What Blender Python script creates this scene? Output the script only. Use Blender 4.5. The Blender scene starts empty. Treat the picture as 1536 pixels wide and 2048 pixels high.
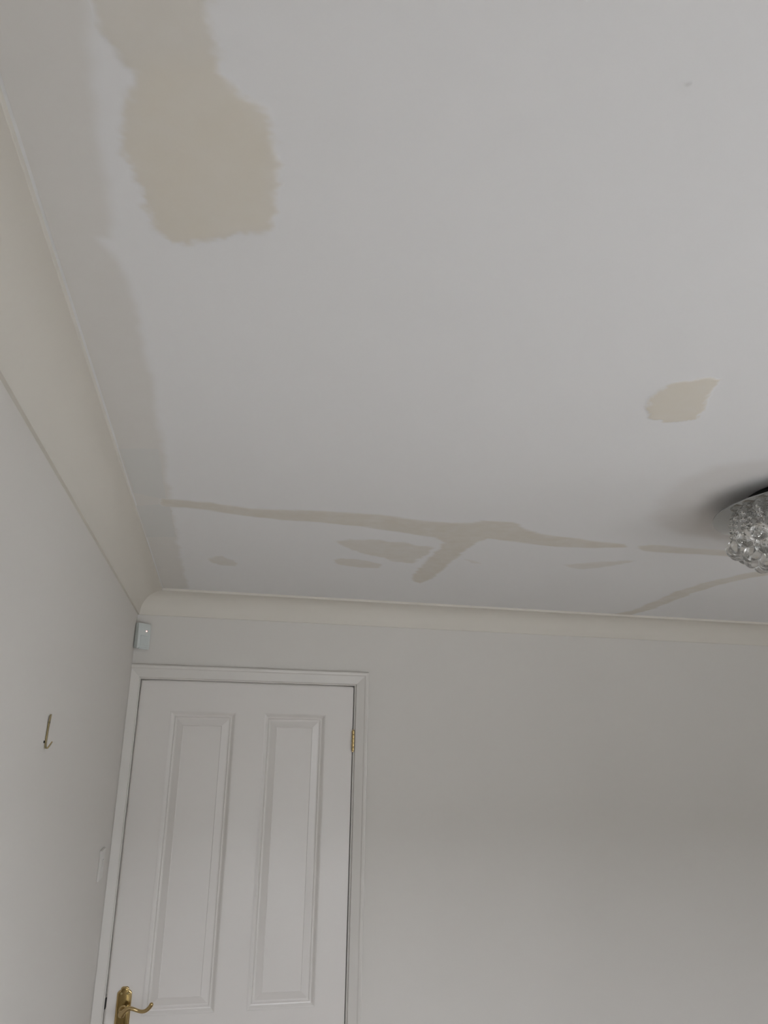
import bpy, bmesh, math, random
import numpy as np
from mathutils import Vector, Matrix

# ------------------------------------------------------------------ camera, sky, light, exposure
scene = bpy.context.scene
COL = scene.collection
LENS_PX = 1488.767                                   # focal length in pixels of the 1536 x 2048 frame
CAM_POS, YAW, PITCH, ROLL = (0.2965, -2.8198, 1.7868), 0.2131, 0.3010, 0.0177

cam_data = bpy.data.cameras.new('camera')
cam_data.sensor_fit = 'VERTICAL'
cam_data.sensor_height = 36.0
cam_data.lens = LENS_PX / 2048 * 36.0
cam_data.clip_start = 0.02
cam = bpy.data.objects.new('camera', cam_data)
COL.objects.link(cam)
fwd = Vector((math.sin(YAW) * math.cos(PITCH), math.cos(YAW) * math.cos(PITCH), math.sin(PITCH)))
r0 = Vector((math.cos(YAW), -math.sin(YAW), 0))
u0 = r0.cross(fwd)
rgt = r0 * math.cos(ROLL) + u0 * math.sin(ROLL)
upv = u0 * math.cos(ROLL) - r0 * math.sin(ROLL)
cam.matrix_world = Matrix(((rgt.x, upv.x, -fwd.x, CAM_POS[0]), (rgt.y, upv.y, -fwd.y, CAM_POS[1]),
                           (rgt.z, upv.z, -fwd.z, CAM_POS[2]), (0, 0, 0, 1)))
scene.camera = cam

scene.view_settings.view_transform = 'Standard'
scene.view_settings.look = 'None'
scene.view_settings.gamma = 1.0
scene.view_settings.use_curve_mapping = False
scene.view_settings.exposure = 0.57

# overcast sky: even grey-white dome
world = bpy.data.worlds.new('overcast_sky')
scene.world = world
world.use_nodes = True
bg = world.node_tree.nodes['Background']
bg.inputs['Color'].default_value = (0.935, 0.972, 1.04, 1)
bg.inputs['Strength'].default_value = 7.6

ROOM_X, ROOM_Y, ROOM_Z = 3.9, -3.75, 2.304            # the door wall is y = 0, the left wall x = 0
WIN_X0, WIN_X1, WIN_Z0, WIN_Z1 = 0.3, 2.7, 0.35, 2.10   # window in the wall behind the camera
SIDE_Y0, SIDE_Y1, SIDE_Z0, SIDE_Z1 = -3.45, -2.5, 0.9, 2.10   # smaller window in the right wall
for pname, ploc, prot, pw, ph in (
        ('window_portal', ((WIN_X0 + WIN_X1) / 2, ROOM_Y - 0.16, (WIN_Z0 + WIN_Z1) / 2), (math.radians(90), 0, 0), WIN_X1 - WIN_X0, WIN_Z1 - WIN_Z0),
        ('side_window_portal', (ROOM_X + 0.16, (SIDE_Y0 + SIDE_Y1) / 2, (SIDE_Z0 + SIDE_Z1) / 2), (math.radians(90), 0, math.radians(90)), SIDE_Y1 - SIDE_Y0, SIDE_Z1 - SIDE_Z0)):
    portal = bpy.data.lights.new(pname, 'AREA')          # sampling guides for the sky light, they give no light themselves
    portal.shape = 'RECTANGLE'
    portal.size, portal.size_y = pw, ph
    portal.cycles.is_portal = True
    po = bpy.data.objects.new(pname, portal)
    COL.objects.link(po)
    po.location, po.rotation_euler = ploc, prot

# ------------------------------------------------------------------ materials
def mat(name, color, rough=0.5, metal=0.0, spec=0.5, noise=None, bump=None, **kw):
    m = bpy.data.materials.new(name)
    m.use_nodes = True
    nt = m.node_tree
    b = nt.nodes['Principled BSDF']
    b.inputs['Base Color'].default_value = (*color, 1)
    b.inputs['Roughness'].default_value = rough
    b.inputs['Metallic'].default_value = metal
    b.inputs['Specular IOR Level'].default_value = spec
    for k, v in kw.items():
        b.inputs[k].default_value = v
    tc = nt.nodes.new('ShaderNodeTexCoord')
    if noise:                                        # (scale, amount): soft tonal drift of the paint
        n = nt.nodes.new('ShaderNodeTexNoise')
        n.inputs['Scale'].default_value = noise[0]
        n.inputs['Detail'].default_value = 3
        r = nt.nodes.new('ShaderNodeMapRange')
        r.inputs['To Min'].default_value = 1 - noise[1]
        r.inputs['To Max'].default_value = 1 + noise[1]
        mx = nt.nodes.new('ShaderNodeVectorMath')
        mx.operation = 'SCALE'
        mx.inputs[0].default_value = color
        nt.links.new(tc.outputs['Object'], n.inputs['Vector'])
        nt.links.new(n.outputs['Fac'], r.inputs['Value'])
        nt.links.new(r.outputs['Result'], mx.inputs['Scale'])
        nt.links.new(mx.outputs['Vector'], b.inputs['Base Color'])
    if bump:                                         # (scale, strength): roller stipple
        n = nt.nodes.new('ShaderNodeTexNoise')
        n.inputs['Scale'].default_value = bump[0]
        n.inputs['Detail'].default_value = 4
        bp = nt.nodes.new('ShaderNodeBump')
        bp.inputs['Strength'].default_value = bump[1]
        bp.inputs['Distance'].default_value = 0.002
        nt.links.new(tc.outputs['Object'], n.inputs['Vector'])
        nt.links.new(n.outputs['Fac'], bp.inputs['Height'])
        nt.links.new(bp.outputs['Normal'], b.inputs['Normal'])
    return m

CEIL_COL = (0.83, 0.825, 0.825)
M = {}
M['ceiling'] = mat('ceiling_emulsion', CEIL_COL, 0.85, spec=0.2, noise=(1.3, 0.02), bump=(90, 0.04))
M['wall'] = mat('wall_emulsion', (0.71, 0.683, 0.645), 0.7, spec=0.25, noise=(1.1, 0.015), bump=(120, 0.04))
M['cove'] = mat('cove_paint', (0.715, 0.680, 0.616), 0.6, spec=0.3)
M['gloss'] = mat('white_gloss_paint', (0.765, 0.734, 0.703), 0.28, spec=0.45, bump=(14, 0.02))
M['trim'] = mat('architrave_gloss', (0.695, 0.668, 0.63), 0.34, spec=0.45)
M['brass'] = mat('polished_brass', (0.56, 0.42, 0.21), 0.12, metal=1.0)
M['brass_field'] = mat('brass_dark_reflection', (0.27, 0.19, 0.075), 0.2, metal=1.0, noise=(40, 0.25))  # handle plate field: its dark reflection is put into the brass colour
M['brass_dull'] = mat('dull_brass', (0.42, 0.34, 0.17), 0.4, metal=1.0, noise=(160, 0.5))
M['dark'] = mat('dark_metal', (0.03, 0.03, 0.03), 0.5, metal=0.6)
M['chrome'] = mat('chrome', (0.40, 0.41, 0.41), 0.08, metal=1.0)
M['crystal'] = mat('crystal_glass', (0.92, 0.915, 0.90), 0.0, **{'Transmission Weight': 1.0, 'IOR': 1.5})
M['bulb'] = mat('frosted_bulb', (0.9, 0.9, 0.88), 0.3)
M['plastic'] = mat('white_plastic', (0.64, 0.68, 0.665), 0.4)
M['lens'] = mat('sensor_lens', (0.60, 0.64, 0.63), 0.45)
M['switch'] = mat('switch_plastic', (0.70, 0.675, 0.645), 0.4)
M['floor'] = mat('carpet', (0.25, 0.212, 0.17), 0.95, spec=0.1, noise=(60, 0.1), bump=(400, 0.4))
M['ground'] = mat('garden_ground', (0.40, 0.395, 0.38), 0.95, spec=0.1, noise=(3, 0.15))
M['outside'] = mat('blocker_dark', (0.045, 0.045, 0.035), 0.9, spec=0.1, noise=(2, 0.1))  # for the added sky block, dark so it sends little light back

def emit(name, color, s):
    m = bpy.data.materials.new(name); m.use_nodes = True
    nt = m.node_tree; nt.nodes.clear()
    e = nt.nodes.new('ShaderNodeEmission'); o = nt.nodes.new('ShaderNodeOutputMaterial')
    e.inputs['Color'].default_value = (*color, 1); e.inputs['Strength'].default_value = s
    nt.links.new(e.outputs[0], o.inputs[0]); return m
M['led'] = emit('red_led', (1.0, 0.44, 0.36), 2.4)

def pane_mat():
    m = bpy.data.materials.new('window_glass'); m.use_nodes = True
    nt = m.node_tree; nt.nodes.clear()
    t = nt.nodes.new('ShaderNodeBsdfTransparent'); g = nt.nodes.new('ShaderNodeBsdfGlossy')
    g.inputs['Roughness'].default_value = 0.0
    f = nt.nodes.new('ShaderNodeFresnel'); f.inputs['IOR'].default_value = 1.3
    x = nt.nodes.new('ShaderNodeMixShader'); o = nt.nodes.new('ShaderNodeOutputMaterial')
    nt.links.new(f.outputs[0], x.inputs[0]); nt.links.new(t.outputs[0], x.inputs[1]); nt.links.new(g.outputs[0], x.inputs[2])
    nt.links.new(x.outputs[0], o.inputs[0]); return m
M['pane'] = pane_mat()

def patch_mat(name, color, speck=0.0, base=CEIL_COL, first=None):
    """dry filler or primer: its own colour where it is thick, thinning to the ceiling paint at a brushed edge"""
    m = mat(name, color, 0.9, spec=0.1)
    nt = m.node_tree; b = nt.nodes['Principled BSDF']
    at = nt.nodes.new('ShaderNodeAttribute'); at.attribute_name = 'cover'
    mx = nt.nodes.new('ShaderNodeMix'); mx.data_type = 'RGBA'
    tc = nt.nodes.new('ShaderNodeTexCoord')
    n = nt.nodes.new('ShaderNodeTexNoise'); n.inputs['Scale'].default_value = 28; n.inputs['Detail'].default_value = 5
    r = nt.nodes.new('ShaderNodeMapRange'); r.inputs['From Min'].default_value = 0.3; r.inputs['From Max'].default_value = 0.7
    r.inputs['To Min'].default_value = 1 - speck; r.inputs['To Max'].default_value = 1.0
    mu = nt.nodes.new('ShaderNodeMath'); mu.operation = 'MULTIPLY'
    nt.links.new(tc.outputs['Object'], n.inputs['Vector']); nt.links.new(n.outputs['Fac'], r.inputs['Value'])
    nt.links.new(at.outputs['Fac'], mu.inputs[0]); nt.links.new(r.outputs['Result'], mu.inputs[1])
    nt.links.new(mu.outputs[0], mx.inputs['Factor'])
    mx.inputs['A'].default_value = (*base, 1); mx.inputs['B'].default_value = (*color, 1)
    if first:                                        # two coats of filler side by side
        sa = nt.nodes.new('ShaderNodeAttribute'); sa.attribute_name = 'second'
        m2 = nt.nodes.new('ShaderNodeMix'); m2.data_type = 'RGBA'
        m2.inputs['A'].default_value = (*first, 1); m2.inputs['B'].default_value = (*color, 1)
        nt.links.new(sa.outputs['Fac'], m2.inputs['Factor']); nt.links.new(m2.outputs['Result'], mx.inputs['B'])
    nt.links.new(mx.outputs['Result'], b.inputs['Base Color'])
    return m
M['filler'] = patch_mat('dried_filler', (0.755, 0.706, 0.618), 0.15)
M['filler_two'] = patch_mat('two_coat_filler', (0.755, 0.706, 0.618), 0.15, first=(0.735, 0.698, 0.635))
M['filler_far'] = patch_mat('sanded_filler', (0.695, 0.653, 0.580), 0.3)
M['primer'] = patch_mat('matt_primer', (0.748, 0.725, 0.693), 0.1)
M['primer_grey'] = patch_mat('grey_primer', (0.721, 0.716, 0.695), 0.1, base=(0.748, 0.725, 0.693))
M['ring'] = patch_mat('dull_ring', (0.752, 0.731, 0.716), 0.15)  # ceiling colour made duller in a soft-edged ring round the lamp
M['nick'] = patch_mat('bare_plaster', (0.45, 0.44, 0.42), 0.0)

# ------------------------------------------------------------------ helpers
def link(name, mesh, m, parent=None):
    o = bpy.data.objects.new(name, mesh)
    COL.objects.link(o)
    if m is not None and not mesh.materials:
        mesh.materials.append(m)
    if parent is not None:
        o.parent = parent
    return o

def obj(name, bm, m, parent=None, smooth=None, bevel=0.0):
    me = bpy.data.meshes.new(name)
    bmesh.ops.recalc_face_normals(bm, faces=bm.faces)
    if bevel:
        es = [e for e in bm.edges if len(e.link_faces) == 2 and e.calc_face_angle(0) > 0.5]
        bmesh.ops.bevel(bm, geom=es, offset=bevel, segments=2, affect='EDGES', clamp_overlap=True)
    if smooth is not None:
        for f in bm.faces: f.smooth = True
        for e in bm.edges:
            e.smooth = not (len(e.link_faces) == 2 and e.calc_face_angle(0) > smooth)
    bm.to_mesh(me); bm.free()
    return link(name, me, m, parent)

def box(bm, a, b):
    x0, y0, z0 = a; x1, y1, z1 = b
    v = [bm.verts.new(p) for p in ((x0,y0,z0),(x1,y0,z0),(x1,y1,z0),(x0,y1,z0),(x0,y0,z1),(x1,y0,z1),(x1,y1,z1),(x0,y1,z1))]
    for f in ((0,3,2,1),(4,5,6,7),(0,1,5,4),(1,2,6,5),(2,3,7,6),(3,0,4,7)):
        bm.faces.new([v[i] for i in f])

def boxes(*bs):
    bm = bmesh.new()
    for a, b in bs: box(bm, a, b)
    return bm

def sweep(bm, sections, closed=False, caps=True):
    """skin a list of equally long closed loops of points"""
    rings = [[bm.verts.new(p) for p in s] for s in sections]
    n = len(rings[0])
    pairs = list(zip(rings, rings[1:])) + ([(rings[-1], rings[0])] if closed else [])
    for a, b in pairs:
        for i in range(n):
            bm.faces.new((a[i], a[(i+1) % n], b[(i+1) % n], b[i]))
    if caps and not closed:
        bm.faces.new(rings[0][::-1]); bm.faces.new(rings[-1])

def tube(bm, pts, radii, n=12):
    pts = [Vector(p) for p in pts]
    secs = []
    ref = Vector((0.13, 0.31, 0.94)).normalized()
    for i, p in enumerate(pts):
        t = (pts[min(i+1, len(pts)-1)] - pts[max(i-1, 0)]).normalized()
        a = t.cross(ref).normalized(); b = t.cross(a)
        r = radii[i] if hasattr(radii, '__len__') else radii
        secs.append([p + (a*math.cos(2*math.pi*k/n) + b*math.sin(2*math.pi*k/n))*r for k in range(n)])
    sweep(bm, secs)

def lathe(bm, prof, n=48, origin=(0,0,0), axis='Z'):
    """closed solid from (radius, height) pairs, first and last on the axis"""
    rings = []
    for r, h in prof:
        if r < 1e-7:
            p = {'Z': (0,0,h), 'Y': (0,h,0)}[axis]
            rings.append([bm.verts.new(Vector(p)+Vector(origin))])
        else:
            ring = []
            for k in range(n):
                c, s = r*math.cos(2*math.pi*k/n), r*math.sin(2*math.pi*k/n)
                p = {'Z': (c,s,h), 'Y': (c,h,s)}[axis]
                ring.append(bm.verts.new(Vector(p)+Vector(origin)))
            rings.append(ring)
    for a, b in zip(rings, rings[1:]):
        for k in range(n):
            q = (k+1) % n
            if len(a) == 1: bm.faces.new((a[0], b[k], b[q]))
            elif len(b) == 1: bm.faces.new((a[k], b[0], a[q]))
            else: bm.faces.new((a[k], b[k], b[q], a[q]))

def empty(name, loc):
    o = bpy.data.objects.new(name, None); COL.objects.link(o); o.location = loc; o.empty_display_size = 0.05
    return o

def tag(o, label=None, cat=None, group=None, kind=None):
    for k, v in (('label', label), ('category', cat), ('group', group), ('kind', kind)):
        if v: o[k] = v
    return o

def struct(name, bm, m, parent=None, **kw):
    return tag(obj(name, bm, m, parent, **kw), kind='structure')

# ------------------------------------------------------------------ room shell
T = 0.12
OP_X0, OP_X1, OP_Z = 0.010, 0.838, 2.018            # opening in the door wall, behind the frame
struct('floor', boxes(((-T, ROOM_Y-T, -0.1), (ROOM_X+T, T, 0))), M['floor'])
ceiling = struct('ceiling', boxes(((-T, ROOM_Y-T, ROOM_Z), (ROOM_X+T, T, ROOM_Z+0.1))), M['ceiling'])
struct('wall_left', boxes(((-T, ROOM_Y-T, 0), (0, T, ROOM_Z))), M['wall'])
struct('wall_right', boxes(((ROOM_X, ROOM_Y-T, 0), (ROOM_X+T, SIDE_Y0, ROOM_Z)), ((ROOM_X, SIDE_Y1, 0), (ROOM_X+T, T, ROOM_Z)),
                           ((ROOM_X, SIDE_Y0, 0), (ROOM_X+T, SIDE_Y1, SIDE_Z0)), ((ROOM_X, SIDE_Y0, SIDE_Z1), (ROOM_X+T, SIDE_Y1, ROOM_Z))), M['wall'])
struct('wall_back', boxes(((0, 0, 0), (OP_X0, T, OP_Z)), ((OP_X1, 0, 0), (ROOM_X, T, OP_Z)),
                          ((0, 0, OP_Z), (ROOM_X, T, ROOM_Z))), M['wall'])
struct('wall_front', boxes(((0, ROOM_Y-T, 0), (WIN_X0, ROOM_Y, ROOM_Z)), ((WIN_X1, ROOM_Y-T, 0), (ROOM_X, ROOM_Y, ROOM_Z)),
                           ((WIN_X0, ROOM_Y-T, 0), (WIN_X1, ROOM_Y, WIN_Z0)), ((WIN_X0, ROOM_Y-T, WIN_Z1), (WIN_X1, ROOM_Y, ROOM_Z))), M['wall'])
# the windows behind and beside the camera (local x along the wall, y out of it into the room)
def window(name, loc, rot, half, hz):
    w = tag(empty(name, loc), kind='structure')
    w.rotation_euler.z = rot
    cx = half
    fb = bmesh.new()
    for a, b in (((-cx,-.035,0),(-cx+.06,.035,hz)), ((cx-.06,-.035,0),(cx,.035,hz)), ((-cx+.06,-.035,0),(cx-.06,.035,.06)),
                 ((-cx+.06,-.035,hz-.06),(cx-.06,.035,hz)), ((-.035,-.035,.06),(.035,.035,hz-.06))):
        box(fb, a, b)
    obj('window_frame', fb, M['gloss'], w)
    for s in (-1, 1):
        obj('window_pane', boxes(((min(s*.035, s*(cx-.06)), -.002, .06), (max(s*.035, s*(cx-.06)), .002, hz-.06))), M['pane'], w)
    obj('window_sill', boxes(((-cx-.03, .0605, -.03), (cx+.03, .16, 0.0))), M['gloss'], w, bevel=.004)
window('window_1', ((WIN_X0+WIN_X1)/2, ROOM_Y-T/2, WIN_Z0), 0, (WIN_X1-WIN_X0)/2, WIN_Z1-WIN_Z0)
window('window_2', (ROOM_X+T/2, (SIDE_Y0+SIDE_Y1)/2, SIDE_Z0), math.radians(90), (SIDE_Y1-SIDE_Y0)/2, SIDE_Z1-SIDE_Z0)
# ground outside, then an added unseen block that hides the low sky
struct('ground_outside', boxes(((-12, -26, -0.3), (26, ROOM_Y-T, -0.15)), ((ROOM_X+T, ROOM_Y-T, -0.3), (26, 14, -0.15))), M['ground'])
struct('low_sky_blocker', boxes(((-12, -17.3, -0.15), (16, -17.0, 3.85))), M['outside'])

# plaster cove round the room, mitred in the corners
def cove(name, p0, p1, inward, m0, m1):
    """p0 > p1 along the foot of the wall; m = how far each end draws in per unit of depth"""
    prof = [(0, 2.2170), (0.0065, 2.2170), (0.0072, 2.2250)]
    for k in range(13):
        a = math.pi - k*(math.pi/2)/12
        prof.append((0.0772 + 0.070*math.cos(a), 2.2262 + 0.0688*math.sin(a)))
    prof += [(0.0808, 2.2951), (0.0815, 2.2956), (0.0815, ROOM_Z), (0, ROOM_Z)]
    d = (Vector(p1)-Vector(p0)).normalized(); n = Vector(inward)
    bm = bmesh.new()
    secs = [[Vector(p) + d*(s*m*q) + n*q + Vector((0,0,z)) for q, z in prof] for p, s, m in ((p0, 1, m0), (p1, -1, m1))]
    sweep(bm, secs)
    return struct(name, bm, M['cove'], smooth=0.5)
cove('trim_1', (0, ROOM_Y, 0), (0, 0, 0), (1, 0, 0), 1, 1)
cove('trim_2', (0, 0, 0), (ROOM_X, 0, 0), (0, -1, 0), 1, 1)
cove('trim_3', (ROOM_X, 0, 0), (ROOM_X, ROOM_Y, 0), (-1, 0, 0), 1, 1)
cove('trim_4', (ROOM_X, ROOM_Y, 0), (0, ROOM_Y, 0), (0, 1, 0), 1, 1)
struct('baseboard_left', boxes(((0, ROOM_Y+.001, 0), (.015, -.02, .12))), M['gloss'], bevel=.003)
struct('baseboard_back', boxes(((.859, -.015, 0), (ROOM_X-.016, 0, .12))), M['gloss'], bevel=.003)
struct('baseboard_right', boxes(((ROOM_X-.015, ROOM_Y+.001, 0), (ROOM_X, -.001, .12))), M['gloss'], bevel=.003)
struct('baseboard_front', boxes(((.016, ROOM_Y, 0), (ROOM_X-.016, ROOM_Y+.015, .12))), M['gloss'], bevel=.003)

# ------------------------------------------------------------------ filler and primer on the ceiling
OUTLINES = {
'upper filler': [(0.164, -2.393), (0.166, -2.371), (0.172, -2.349), (0.183, -2.33), (0.19, -2.317), (0.196, -2.304), (0.203, -2.293), (0.219, -2.289), (0.244, -2.292), (0.26, -2.304), (0.266, -2.321), (0.26, -2.332), (0.259, -2.346), (0.256, -2.361), (0.252, -2.375), (0.25, -2.413)] ,
'large filler': [(0.194, -2.311), (0.187, -2.289), (0.182, -2.275), (0.182, -2.264), (0.173, -2.242), (0.174, -2.224), (0.179, -2.206), (0.187, -2.177), (0.189, -2.144), (0.197, -2.114), (0.212, -2.099), (0.23, -2.1), (0.262, -2.115), (0.283, -2.129), (0.304, -2.135), (0.316, -2.151), (0.316, -2.19), (0.313, -2.231), (0.311, -2.257), (0.307, -2.277), (0.299, -2.292), (0.289, -2.305), (0.277, -2.314), (0.266, -2.322), (0.261, -2.332), (0.252, -2.339), (0.205, -2.328)] ,
'right patch': [(0.955, -1.819), (0.933, -1.853), (0.921, -1.886), (0.915, -1.915), (0.921, -1.938), (0.936, -1.953), (0.965, -1.964), (0.979, -1.963), (0.99, -1.939), (1.0, -1.907), (1.019, -1.869), (1.032, -1.833), (0.996, -1.815), (0.971, -1.811)] ,
'long strip': [(0.143, -1.16), (0.157, -1.156), (0.25, -1.156), (0.341, -1.134), (0.41, -1.145), (0.502, -1.163), (0.645, -1.165), (0.76, -1.15), (0.83, -1.148), (0.877, -1.161), (0.893, -1.188), (0.971, -1.201), (1.02, -1.147), (1.079, -1.12), (1.136, -1.101), (1.255, -1.089), (1.33, -1.084), (1.346, -1.056), (1.272, -1.029), (1.165, -1.008), (1.056, -1.026), (0.962, -1.036), (0.949, -1.006), (0.945, -0.922), (0.95, -0.743), (0.957, -0.532), (0.941, -0.437), (0.908, -0.469), (0.888, -0.558), (0.877, -0.728), (0.872, -0.877), (0.866, -0.96), (0.828, -1.003), (0.725, -1.038), (0.616, -1.064), (0.515, -1.063), (0.429, -1.062), (0.344, -1.073), (0.25, -1.092), (0.193, -1.105), (0.154, -1.102), (0.142, -1.106)] ,
'short strip': [(1.373, -1.074), (1.411, -1.097), (1.546, -1.097), (1.651, -1.099), (1.788, -1.105), (1.829, -1.056), (1.691, -1.046), (1.582, -1.044), (1.452, -1.029), (1.414, -1.03)] ,
'diagonal strip': [(1.848, -0.076), (1.881, -0.174), (1.857, -0.339), (1.824, -0.551), (1.82, -0.657), (1.837, -0.778), (1.859, -0.868), (1.907, -0.961), (1.953, -0.904), (1.915, -0.817), (1.89, -0.704), (1.888, -0.571), (1.915, -0.379), (1.939, -0.205), (1.927, -0.076)] ,
'bean patch': [(0.59, -0.897), (0.614, -0.93), (0.693, -0.943), (0.795, -0.923), (0.855, -0.901), (0.852, -0.817), (0.839, -0.71), (0.79, -0.709), (0.749, -0.755), (0.691, -0.782), (0.632, -0.83)] ,
'small bar': [(0.61, -0.682), (0.623, -0.712), (0.7, -0.702), (0.758, -0.672), (0.761, -0.617), (0.703, -0.606), (0.629, -0.627)] ,
'left dab': [(0.242, -0.599), (0.285, -0.637), (0.323, -0.59), (0.331, -0.517), (0.28, -0.508), (0.257, -0.543)] ,
'right smear': [(1.28, -0.821), (1.33, -0.856), (1.367, -0.893), (1.445, -0.916), (1.437, -0.868), (1.397, -0.822), (1.36, -0.782), (1.312, -0.796)] ,
'little dash': [(0.979, -0.798), (1.002, -0.798), (1.041, -0.763), (1.014, -0.762)] ,
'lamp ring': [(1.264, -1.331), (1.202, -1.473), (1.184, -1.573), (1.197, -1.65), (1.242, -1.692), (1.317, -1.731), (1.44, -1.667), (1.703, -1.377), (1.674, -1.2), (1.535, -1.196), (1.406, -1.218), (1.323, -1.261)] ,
'near band': [(0.128, -2.384), (0.164, -2.393), (0.163, -2.37), (0.156, -2.302), (0.15, -2.199), (0.148, -2.134), (0.144, -2.091), (0.074, -2.07), (0.08, -2.261), (0.08, -2.35)] ,
'far band': [(0.074, -2.131), (0.123, -2.124), (0.131, -2.081), (0.145, -2.056), (0.152, -2.011), (0.155, -1.946), (0.161, -1.815), (0.162, -1.58), (0.16, -1.32), (0.157, -0.939), (0.161, -0.548), (0.167, -0.107), (0.084, -0.053), (0.079, -0.675), (0.077, -1.477), (0.077, -1.958)] ,
'band dark a': [(0.086, -1.449), (0.158, -1.468), (0.153, -1.148), (0.087, -1.184)] ,
'band dark b': [(0.082, -1.082), (0.158, -1.126), (0.161, -0.821), (0.086, -0.799)] ,
'nick a': [(0.213, -2.367), (0.217, -2.368), (0.218, -2.365), (0.214, -2.363)] ,
'nick b': [(0.629, -2.407), (0.633, -2.409), (0.636, -2.407), (0.632, -2.404)] ,

}
def hashnoise(x, y, seed):
    """smooth value noise"""
    def h(i, j):
        v = np.sin(i*127.1 + j*311.7 + seed*74.7)*43758.5453
        return v - np.floor(v)
    i, j = np.floor(x), np.floor(y); u, v = x-i, y-j
    u, v = u*u*(3-2*u), v*v*(3-2*v)
    return (h(i,j)*(1-u)+h(i+1,j)*u)*(1-v) + (h(i,j+1)*(1-u)+h(i+1,j+1)*u)*v - 0.5

def patch(name, key, m, label, feather=0.008, rag=0.006, freq=(90, 90), cell=0.003, proud=0.0010, grow=0.0, seed=1, strength=1.0):
    """a thin skin of filler under the ceiling: full inside its outline, feathered and ragged at the edge"""
    loops = [np.array(OUTLINES[k]) for k in ([key] if isinstance(key, str) else key)]
    A = np.concatenate(loops)
    lo, hi = A.min(0)-feather-rag, A.max(0)+feather+rag
    nx, ny = [int((hi-lo)[k]/cell)+2 for k in (0, 1)]
    X, Y = np.meshgrid(lo[0]+np.arange(nx)*cell, lo[1]+np.arange(ny)*cell, indexing='ij')
    sds = []
    for P in loops:
        dist = np.full(X.shape, 1e9); inside = np.zeros(X.shape, bool)
        for (x0, y0), (x1, y1) in zip(P, np.roll(P, -1, 0)):
            dx, dy = x1-x0, y1-y0
            t = np.clip(((X-x0)*dx+(Y-y0)*dy)/(dx*dx+dy*dy+1e-12), 0, 1)
            dist = np.minimum(dist, np.hypot(X-x0-t*dx, Y-y0-t*dy))
            inside ^= ((y0 > Y) != (y1 > Y)) & (X < dx*(Y-y0)/(dy if dy else 1e-12)+x0)
        sds.append(np.where(inside, dist, -dist) + grow)
    sd = np.max(sds, 0)
    second = np.clip(sds[-1]/0.03+0.5, 0, 1) if len(loops) > 1 else np.ones(X.shape)   # how far into the last outline
    sd = sd + rag*(1.3*hashnoise(X*freq[0], Y*freq[1], seed) + 0.7*hashnoise(X*freq[0]*3, Y*freq[1]*3, seed+5))
    f = np.clip(sd/feather+0.5, 0, 1); f = f*f*(3-2*f)
    inner = (X > 0.0825) & (Y < -0.0825)             # stops at the lip of the cove
    keep = (f[:-1,:-1]+f[1:,:-1]+f[1:,1:]+f[:-1,1:] > 0.01) & inner[:-1,:-1] & inner[1:,1:] & inner[1:,:-1] & inner[:-1,1:]
    idx = np.arange(nx*ny).reshape(nx, ny)
    quads = np.stack([idx[:-1,:-1], idx[:-1,1:], idx[1:,1:], idx[1:,:-1]], -1)[keep]
    used = np.unique(quads); remap = np.full(nx*ny, -1); remap[used] = np.arange(len(used))
    Zs = ROOM_Z - 0.00015 - proud*f
    V = np.stack([X.ravel(), Y.ravel(), Zs.ravel()], -1)[used]
    me = bpy.data.meshes.new(name)
    me.from_pydata(V.tolist(), [], remap[quads].tolist())
    a = me.attributes.new('cover', 'FLOAT', 'POINT')
    a.data.foreach_set('value', (f.ravel()[used]*strength).astype(np.float32))
    a = me.attributes.new('second', 'FLOAT', 'POINT')
    a.data.foreach_set('value', second.ravel()[used].astype(np.float32))
    for p in me.polygons: p.use_smooth = True
    o = link(name, me, m, ceiling)
    if label: o['label'] = label
    return o

patch('primer_band', ('near band', 'far band'), M['primer'], 'flat off-white primer band along the left cove into the corner', .018, .007, (17, 17), .004, .0002, grow=.004)
patch('primer_band', 'band dark a', M['primer_grey'], 'greyer primer rectangle on the band before the long seam', .006, .002, (40, 40), .003, .0004, seed=4)
patch('primer_band', 'band dark b', M['primer_grey'], 'greyer primer rectangle on the band past the long seam', .006, .002, (40, 40), .003, .0004, seed=5)
patch('filler_patch', ('upper filler', 'large filler'), M['filler_two'], 'largest beige filler patch, greyer at its near end, with brushed edges', .012, .007, (60, 75), .0022, .0007, seed=7)
patch('filler_patch', 'right patch', M['filler'], 'small beige filler patch with a pointed corner', .008, .008, (90, 60), .0025, .0010, seed=8)
patch('filler_patch', 'long strip', M['filler_far'], 'long filled ceiling seam with a diagonal branch', .014, .010, (12, 60), .004, .0008, seed=9, strength=.95)
patch('filler_patch', 'short strip', M['filler_far'], 'short filled seam running behind the ceiling light', .014, .008, (12, 60), .004, .0006, seed=10, strength=.8)
patch('filler_patch', 'diagonal strip', M['filler_far'], 'narrow diagonal filled seam ending at the back cove', .016, .010, (20, 20), .004, .0006, seed=11, strength=.85)
patch('filler_patch', 'bean patch', M['filler_far'], 'bean shaped filler patch beside the diagonal branch', .016, .014, (25, 25), .004, .0007, seed=12, strength=.75)
patch('filler_patch', 'small bar', M['filler_far'], 'small bar of filler near the back cove', .012, .008, (30, 30), .0035, .0006, seed=13, strength=.75)
patch('filler_patch', 'left dab', M['filler_far'], 'small filler dab nearest the corner', .012, .010, (40, 40), .0035, .0006, seed=14, strength=.6)
patch('filler_patch', 'right smear', M['filler_far'], 'faint thin smear of filler before the back cove', .016, .014, (18, 50), .0035, .0005, seed=15, strength=.6)
patch('filler_patch', 'little dash', M['filler_far'], 'tiny dash of filler', .010, .006, (40, 40), .003, .0004, seed=16, strength=.4)
patch('dull_ring_patch', 'lamp ring', M['ring'], 'duller ring round the ceiling light', .05, .01, (16, 16), .006, .0002, seed=17, strength=.85)
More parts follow.
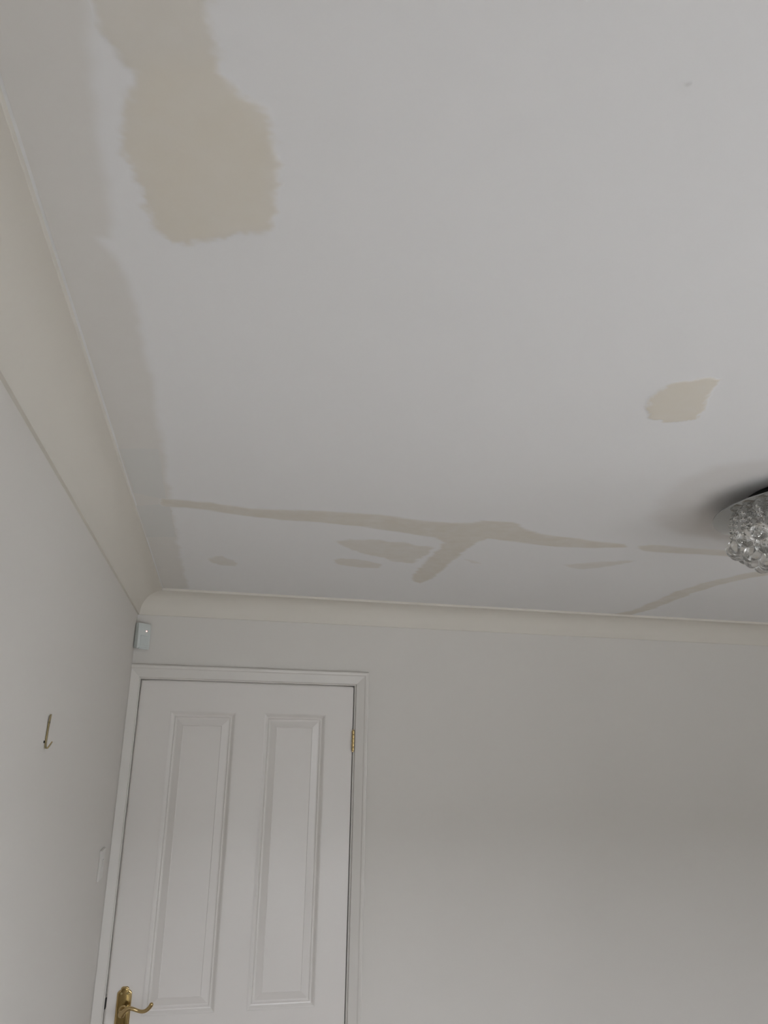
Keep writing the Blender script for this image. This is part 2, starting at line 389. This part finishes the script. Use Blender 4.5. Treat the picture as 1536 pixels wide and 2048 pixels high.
patch('ceiling_nick', 'nick a', M['nick'], None, .003, .002, (200, 200), .0008, .0003, seed=18, strength=.3)
patch('ceiling_nick', 'nick b', M['nick'], None, .004, .002, (200, 200), .0008, .0003, seed=19, strength=.3)

# ------------------------------------------------------------------ door
DX0, DX1, DZ0, DZ1 = 0.0405, 0.8030, 0.008, 1.9850
door = tag(empty('door_1', ((DX0+DX1)/2, 0, 0)), kind='structure')
OX = (DX0+DX1)/2
def at(bm):                                          # room coordinates to the door's own
    bmesh.ops.translate(bm, verts=bm.verts, vec=(-OX, 0, 0)); return bm
PANELS = [(0.150, 0.375, 0.949, 1.881), (0.479, 0.700, 0.949, 1.881), (0.150, 0.375, 0.210, 0.775), (0.479, 0.700, 0.210, 0.775)]
FY = 0.003                                           # front face of the leaf
bm = bmesh.new()
xs = [DX0, .150, .375, .479, .700, DX1]; zs = [DZ0, .210, .775, .949, 1.881, DZ1]
grid = [[bm.verts.new((x, FY, z)) for z in zs] for x in xs]
for i in range(5):
    for k in range(5):
        if i in (1, 3) and k in (1, 3): continue
        bm.faces.new((grid[i][k], grid[i+1][k], grid[i+1][k+1], grid[i][k+1]))
ret = bmesh.ops.extrude_face_region(bm, geom=list(bm.faces))
bmesh.ops.translate(bm, verts=[v for v in ret['geom'] if isinstance(v, bmesh.types.BMVert)], vec=(0, .035, 0))
leaf = obj('door_leaf', at(bm), M['gloss'], door, bevel=.0012)
for (x0, x1, z0, z1) in PANELS:                      # moulded rim, quirk, raised bevelled field
    prof = [(0, 0), (.003, .0012), (.010, .0075), (.0135, .0085), (.0165, .0065), (.0195, .0092), (.0235, .0094), (.0455, .0020), (.0475, .0034), (.049, .0034)]
    bm = bmesh.new()
    rings = []
    for q, d in prof:
        rings.append([bm.verts.new(p) for p in ((x0+q, FY+d, z0+q), (x1-q, FY+d, z0+q), (x1-q, FY+d, z1-q), (x0+q, FY+d, z1-q))])
    for a, b in zip(rings, rings[1:]):
        for k in range(4): bm.faces.new((a[k], a[(k+1) % 4], b[(k+1) % 4], b[k]))
    bm.faces.new(rings[-1])
    back = [bm.verts.new(p) for p in ((x0, FY+.03, z0), (x1, FY+.03, z0), (x1, FY+.03, z1), (x0, FY+.03, z1))]
    for k in range(4): bm.faces.new((rings[0][k], back[k], back[(k+1) % 4], rings[0][(k+1) % 4]))
    bm.faces.new(back)
    obj('door_panel', at(bm), M['gloss'], leaf)

# lining with its stop, then the three mitred architraves
JX0, JX1, JZ = DX0-.0055, DX1+.0030, DZ1+.0055
bm = boxes(((OP_X0, 0, 0), (JX0, T, OP_Z)), ((JX1, 0, 0), (OP_X1, T, OP_Z)), ((JX0, 0, JZ), (JX1, T, OP_Z)),
           ((JX0, .040, 0), (JX0+.012, T, JZ)), ((JX1-.012, .040, 0), (JX1, T, JZ)), ((JX0+.012, .040, JZ-.012), (JX1-.012, T, JZ)))
obj('door_frame', at(bm), M['trim'], door)
AW = .0455
ax0, ax1, az = JX0-.003, JX1+.005, JZ+.004           # inner edges
aprof = [(0, 0), (0, .0065), (.002, .0085), (.030, .0150), (.034, .0175), (.040, .0185), (.0440, .0172), (AW, .0145), (AW, 0)]
def architrave(a, b, n, mitre_a, mitre_b, width):
    bm = bmesh.new()
    pr = [(min(q, width), h) for q, h in aprof]
    d = (Vector(b)-Vector(a)).normalized(); n = Vector(n)
    secs = [[Vector(a) - d*(q*mitre_a) + n*q + Vector((0, -h, 0)) for q, h in pr], [Vector(b) + d*(q*mitre_b) + n*q + Vector((0, -h, 0)) for q, h in pr]]
    sweep(bm, secs)
    return obj('architrave', at(bm), M['trim'], door)
AL = ax0 - 0.0005                                    # the left one is cut to fit against the side wall
architrave((ax0, 0, 0), (ax0, 0, az), (-1, 0, 0), 0, 1, AL)
architrave((ax1, 0, 0), (ax1, 0, az), (1, 0, 0), 0, 1, AW)
bm = bmesh.new()                                     # head: its left end is cut at the side wall
d = [[Vector((ax0-min(q, AL), -h, az+q)) for q, h in aprof], [Vector((ax1+q, -h, az+q)) for q, h in aprof]]
sweep(bm, d)
obj('architrave', at(bm), M['trim'], door)

# brass butt hinge: knuckles and leaf
hb = bmesh.new()
HX, HY, HZ0, HZ1 = DX1+.0018, -.0035, 1.757, 1.829
step = (HZ1-HZ0)/5
for k in range(5):
    z0, z1 = HZ0+k*step+.0006, HZ0+(k+1)*step-.0006
    r = .0052
    lathe(hb, [(0, z0), (r*.8, z0), (r, z0+.0012), (r, z1-.0012), (r*.8, z1), (0, z1)], 16, (HX, HY, 0))
lathe(hb, [(0, HZ0-.004), (.003, HZ0-.003), (.0035, HZ0), (.0035, HZ1), (.003, HZ1+.003), (0, HZ1+.004)], 12, (HX, HY, 0))
box(hb, (HX-.0011, -.003, HZ0), (HX+.0006, .030, HZ1))
obj('hinge', at(hb), M['brass'], door, smooth=.7)
obj('latch', at(boxes(((JX0-.0004, .004, .972), (JX0+.0032, .022, 1.0)))), M['dark'], door)

# brass lever handle on a shaped plate
PXc, PW, PT, PB = 0.0925, .0225, 1.0335, .848
def plate_outline(s=0.0):
    """shouldered plate, drawn in by s"""
    w = PW - s
    pts = [(-w, PB+.016+s*.3), (-w, PT-.019-s*.2)]
    for a in (200, 240, 270): pts.append((-w+.006+.006*math.cos(math.radians(a+60))*.6, PT-.014-s+.0035*(a-200)/70))
    top = [(-.0125+s*.45, PT-.0085-s), (-.0115+s*.45, PT-.003-s), (-.007+s*.2, PT-s)]
    pts = pts[:2] + [(-w+.0015, PT-.0150-s*.6), (-w+.0050, PT-.0110-s)] + top
    right = [(-x, z) for x, z in pts[::-1]]
    full = pts + right
    bot = [(w-.0015, PB+.012+s*.5), (w-.005, PB+.009+s), (.0125-s*.45, PB+.0075+s), (.007-s*.2, PB+s)]
    return full + bot + [(-x, z) for x, z in bot[::-1]]
bm = bmesh.new()
prof = [(0, FY), (0, FY-.0022), (.0012, FY-.0034), (.0030, FY-.0044), (.0046, FY-.0044), (.0058, FY-.0030), (.0070, FY-.0024), (.0075, FY-.0024)]
secs = [[(PXc+x, y, z) for x, z in plate_outline(s)] for s, y in prof]
sweep(bm, secs)
handle = obj('door_handle', at(bm), M['brass'], door, smooth=.9)
handle['label'] = 'polished brass lever handle on a shaped plate'
bm = bmesh.new()
sweep(bm, [[(PXc+x, y, z) for x, z in plate_outline(q)] for q, y in ((.0062, FY-.0015), (.0062, FY-.0027), (.0080, FY-.0033), (.0092, FY-.0036))])
obj('plate_field', at(bm), M['brass_field'], handle, smooth=.9)['label'] = 'inner field of the handle plate, dark reflection put into its colour'
for s in (-1, 1):
    bm = bmesh.new()
    lathe(bm, [(0, FY-.001), (.0038, FY-.001), (.0038, FY-.0042), (.0026, FY-.0054), (0, FY-.0056)], 16, (PXc+s*.0098, 0, 1.0145), 'Y')
    obj('screw', at(bm), M['brass_dull'], handle, smooth=.6)
bm = bmesh.new()
lathe(bm, [(0, FY), (.0135, FY), (.0135, FY-.004), (.0095, FY-.0065), (.0085, FY-.018), (.0088, FY-.030), (.0108, FY-.040), (.0108, FY-.046), (.0085, FY-.0495), (.004, FY-.0508), (0, FY-.0510)], 24, (PXc, 0, .9690), 'Y')
obj('lever_boss', at(bm), M['brass'], handle, smooth=.8)
ctrl = [(.0905,-.040,.9640), (.0960,-.041,.9715), (.1030,-.042,.9800), (.1110,-.043,.9845), (.1200,-.043,.9845), (.1300,-.044,.9815), (.1400,-.044,.9775), (.1500,-.045,.9748),
        (.1590,-.046,.9750), (.1670,-.048,.9785), (.1735,-.050,.9845), (.1780,-.052,.9905), (.1800,-.053,.9950)]
rad = [.0080, .0082, .0078, .0068, .0060, .0055, .0053, .0054, .0056, .0059, .0062, .0066, .0068]
ctrl = ctrl + [(.1810,-.0538,.9985), (.1815,-.0542,1.0010)]; rad = rad + [.0056, .0015]
bm = bmesh.new(); tube(bm, ctrl, rad, 16)
lev = obj('lever', at(bm), M['brass'], handle, smooth=1.2)
sm = lev.modifiers.new('smooth', 'SUBSURF'); sm.levels = 1; sm.render_levels = 2

# ------------------------------------------------------------------ corner motion sensor
W, D, Hh = .054, .022, .089
pir = empty('motion_sensor', (0.0, 0.0, 2.0925))
tag(pir, 'small white plastic motion sensor with red light, in the corner above the door', 'motion sensor')
q = math.sqrt(.5)
def corner(bm):                                      # local: x along the face, y outwards from the corner, z up
    bmesh.ops.transform(bm, verts=bm.verts, matrix=Matrix(((q, q, 0, 0), (q, -q, 0, 0), (0, 0, 1, 0), (0, 0, 0, 1))))
    bmesh.ops.translate(bm, verts=bm.verts, vec=(.0202, -.0202, 0)); return bm
def pirbox(x, y0, y1, z0, z1): return boxes(((-x, y0, z0), (x, y1, z1)))
obj('back_plate', corner(pirbox(W/2-.001, 0, .007, .001, Hh-.001)), M['plastic'], pir, bevel=.001)
bm = bmesh.new()                                     # front cover: leans in a little at the top, curved face
secs = []
for z, d0 in ((0, .0205), (.004, .0225), (.020, .0225), (.050, .0220), (.082, .0195), (Hh, .0165)):
    n = 7
    secs.append([(-W/2, .0075, z)] + [(-W/2 + W*k/n, d0 - .0028*((2*k/n-1)**4), z) for k in range(n+1)] + [(W/2, .0075, z)])
sweep(bm, secs)
cov = obj('cover', corner(bm), M['plastic'], pir, smooth=.6)
bm = bmesh.new()
secs = []
for z, e in ((.010, 0), (.012, .0012), (.044, .0012), (.046, 0)):
    secs.append([(-.017, .0215, z)] + [(-.017+.034*k/6, .0220+e, z) for k in range(7)] + [(.017, .0215, z)])
sweep(bm, secs); obj('lens', corner(bm), M['lens'], pir, smooth=.5)
bm = bmesh.new(); lathe(bm, [(0, .0195), (.0020, .0195), (.0020, .0218), (.0012, .0226), (0, .0228)], 16, (.0065, 0, .0615), 'Y')
obj('indicator_light', corner(bm), M['led'], pir)['label'] = 'glowing red indicator light'
obj('lip', corner(boxes(((-W/2+.006, .015, -.0022), (W/2-.004, .0248, .0012)))), M['plastic'], pir, bevel=.0006)

# ------------------------------------------------------------------ light switch on the left wall
sw = empty('light_switch', (0, -.245, 1.382))
tag(sw, 'square white light switch on the left wall beside the door frame', 'light switch')
obj('face_plate', boxes(((0, -.043, 0), (.0065, .043, .086))), M['switch'], sw, bevel=.0018)
bm = bmesh.new()
secs = [[(.0060, y, z), (.0060+h, y, z), (.0060+h, y2, z), (.0060, y2, z)] for z, h, y, y2 in ((.030, .0010, -.0115, .0115), (.043, .0020, -.0115, .0115), (.056, .0032, -.0115, .0115))]
sweep(bm, secs); obj('rocker', bm, M['switch'], sw, bevel=.0004)
for s in (-1, 1):
    bm = bmesh.new(); lathe(bm, [(0, 0), (.0034, 0), (.0034, .0010), (.002, .0016), (0, .0017)], 14)
    bmesh.ops.transform(bm, verts=bm.verts, matrix=Matrix(((0,0,1,.0063),(1,0,0,s*.0302),(0,1,0,.043),(0,0,0,1))))
    obj('screw', bm, M['switch'], sw)

# ------------------------------------------------------------------ brass picture hook on the left wall
hk = empty('picture_hook', (0, -1.293, 1.766))
tag(hk, 'small tarnished brass picture hook left on the bare left wall', 'picture hook')
bm = bmesh.new()
st = [(.0030, .0615, .0036), (.0024, .058, .0048), (.0016, .045, .0055), (.0010, .030, .0055), (.0008, .012, .0060), (.0012, .004, .0060)]
sweep(bm, [[(x, -w, z), (x+.0014, -w, z), (x+.0014, w, z), (x, w, z)] for x, z, w in st])
obj('plate', bm, M['brass_dull'], hk)
bm = bmesh.new()
jp = [(.0014, .005), (.0022, .0015), (.0040, .0012), (.0062, .0040), (.0085, .0080), (.0112, .0135)]
sweep(bm, [[(x, -w, z), (x+.0014, -w, z-.0006), (x+.0014, w, z-.0006), (x, w, z)] for (x, z), w in zip(jp, (.006, .006, .0058, .005, .0042, .003))])
obj('prong', bm, M['brass_dull'], hk)
bm = bmesh.new(); lathe(bm, [(0, -.002), (.0008, -.002), (.0008, .0026), (.0022, .0027), (.0022, .0034), (0, .0037)], 12)
bmesh.ops.transform(bm, verts=bm.verts, matrix=Matrix(((0,0,1,0),(1,0,0,0),(0,1,0,.047),(0,0,0,1))))
obj('nail', bm, M['dark'], hk)
bm = bmesh.new(); lathe(bm, [(0, -.001), (.0022, -.001), (.0022, .0014), (.0012, .0020), (0, .0022)], 10)
bmesh.ops.transform(bm, verts=bm.verts, matrix=Matrix(((0,0,1,0),(1,0,0,-.0135),(0,1,0,.0125),(0,0,0,1))))
obj('nail', bm, M['dark'], hk)

# ------------------------------------------------------------------ crystal ceiling light
LX, LY, PZ, PR = 1.5363, -1.5577, 2.2655, 0.2318
lamp = empty('ceiling_light', (LX, LY, ROOM_Z))
tag(lamp, 'round chrome ceiling light hung with tiers of clear crystal balls', 'ceiling light')
def lz(z): return z-ROOM_Z
bm = bmesh.new(); lathe(bm, [(0, -.0003), (.166, -.0003), (.171, -.004), (.171, lz(PZ+.004)), (0, lz(PZ+.004))], 48)
obj('ceiling_mount', bm, M['dark'], lamp, smooth=.6)
bm = bmesh.new(); lathe(bm, [(0, lz(PZ+.004)), (PR-.003, lz(PZ+.004)), (PR, lz(PZ+.003)), (PR, lz(PZ+.001)), (PR-.002, lz(PZ)), (0, lz(PZ))], 128)
obj('chrome_plate', bm, M['chrome'], lamp, smooth=.6)
for k in range(5):
    a = 2*math.pi*k/5+.3
    x, y = .11*math.cos(a), .11*math.sin(a)
    bm = bmesh.new(); lathe(bm, [(0, lz(PZ)), (.011, lz(PZ)), (.011, lz(PZ-.018)), (.006, lz(PZ-.020)), (.006, lz(PZ-.046)), (.003, lz(PZ-.050)), (0, lz(PZ-.051))], 16, (x, y, 0))
    obj('bulb', bm, M['bulb'], lamp, smooth=.7)

BR = .0182                                           # radius of the crystal balls
ball_me = bpy.data.meshes.new('crystal_ball')
bm = bmesh.new(); bmesh.ops.create_uvsphere(bm, u_segments=32, v_segments=20, radius=BR)
for f in bm.faces: f.smooth = True
bm.to_mesh(ball_me); bm.free(); ball_me.materials.append(M['crystal'])
string_me = {}
def string_mesh(length):
    """fine wire strung with small faceted beads, from the plate down to the ball"""
    key = round(length, 3)
    if key not in string_me:
        bm = bmesh.new()
        tube(bm, [(0, 0, 0), (0, 0, -length)], .0005, 6)
        n = max(1, int((length-.004)/.0128))
        for k in range(n):
            z = -.008 - k*.0128
            r = .0066
            lathe(bm, [(0, z+.0062), (r*.55, z+.0050), (r, z+.0008), (r, z-.0008), (r*.55, z-.0050), (0, z-.0062)], 8, (0, 0, 0))
        me = bpy.data.meshes.new('crystal_string'); bmesh.ops.recalc_face_normals(bm, faces=bm.faces)
        bm.to_mesh(me); bm.free(); me.materials.append(M['crystal']); string_me[key] = me
    return string_me[key]
random.seed(4)
RINGS = [(.194, .044, 26), (.166, .060, 22), (.136, .077, 17), (.104, .093, 13), (.070, .107, 8), (.036, .119, 5), (0.0, .127, 1)]   # radius, drop to the ball's top, count
for ri, (r, drop, n) in enumerate(RINGS):
    for k in range(n):
        a = 2*math.pi*(k + .5*(ri % 2))/n + .07
        dz = round(random.choice((-.004, 0, .004)), 3)
        s = link('crystal_string', string_mesh(drop+dz), None, lamp)
        s.location = (r*math.cos(a), r*math.sin(a), lz(PZ)-.0002)
        b = link('crystal_ball', ball_me, None, s)
        b.location = (0, 0, -(drop+dz)-BR+.0005)
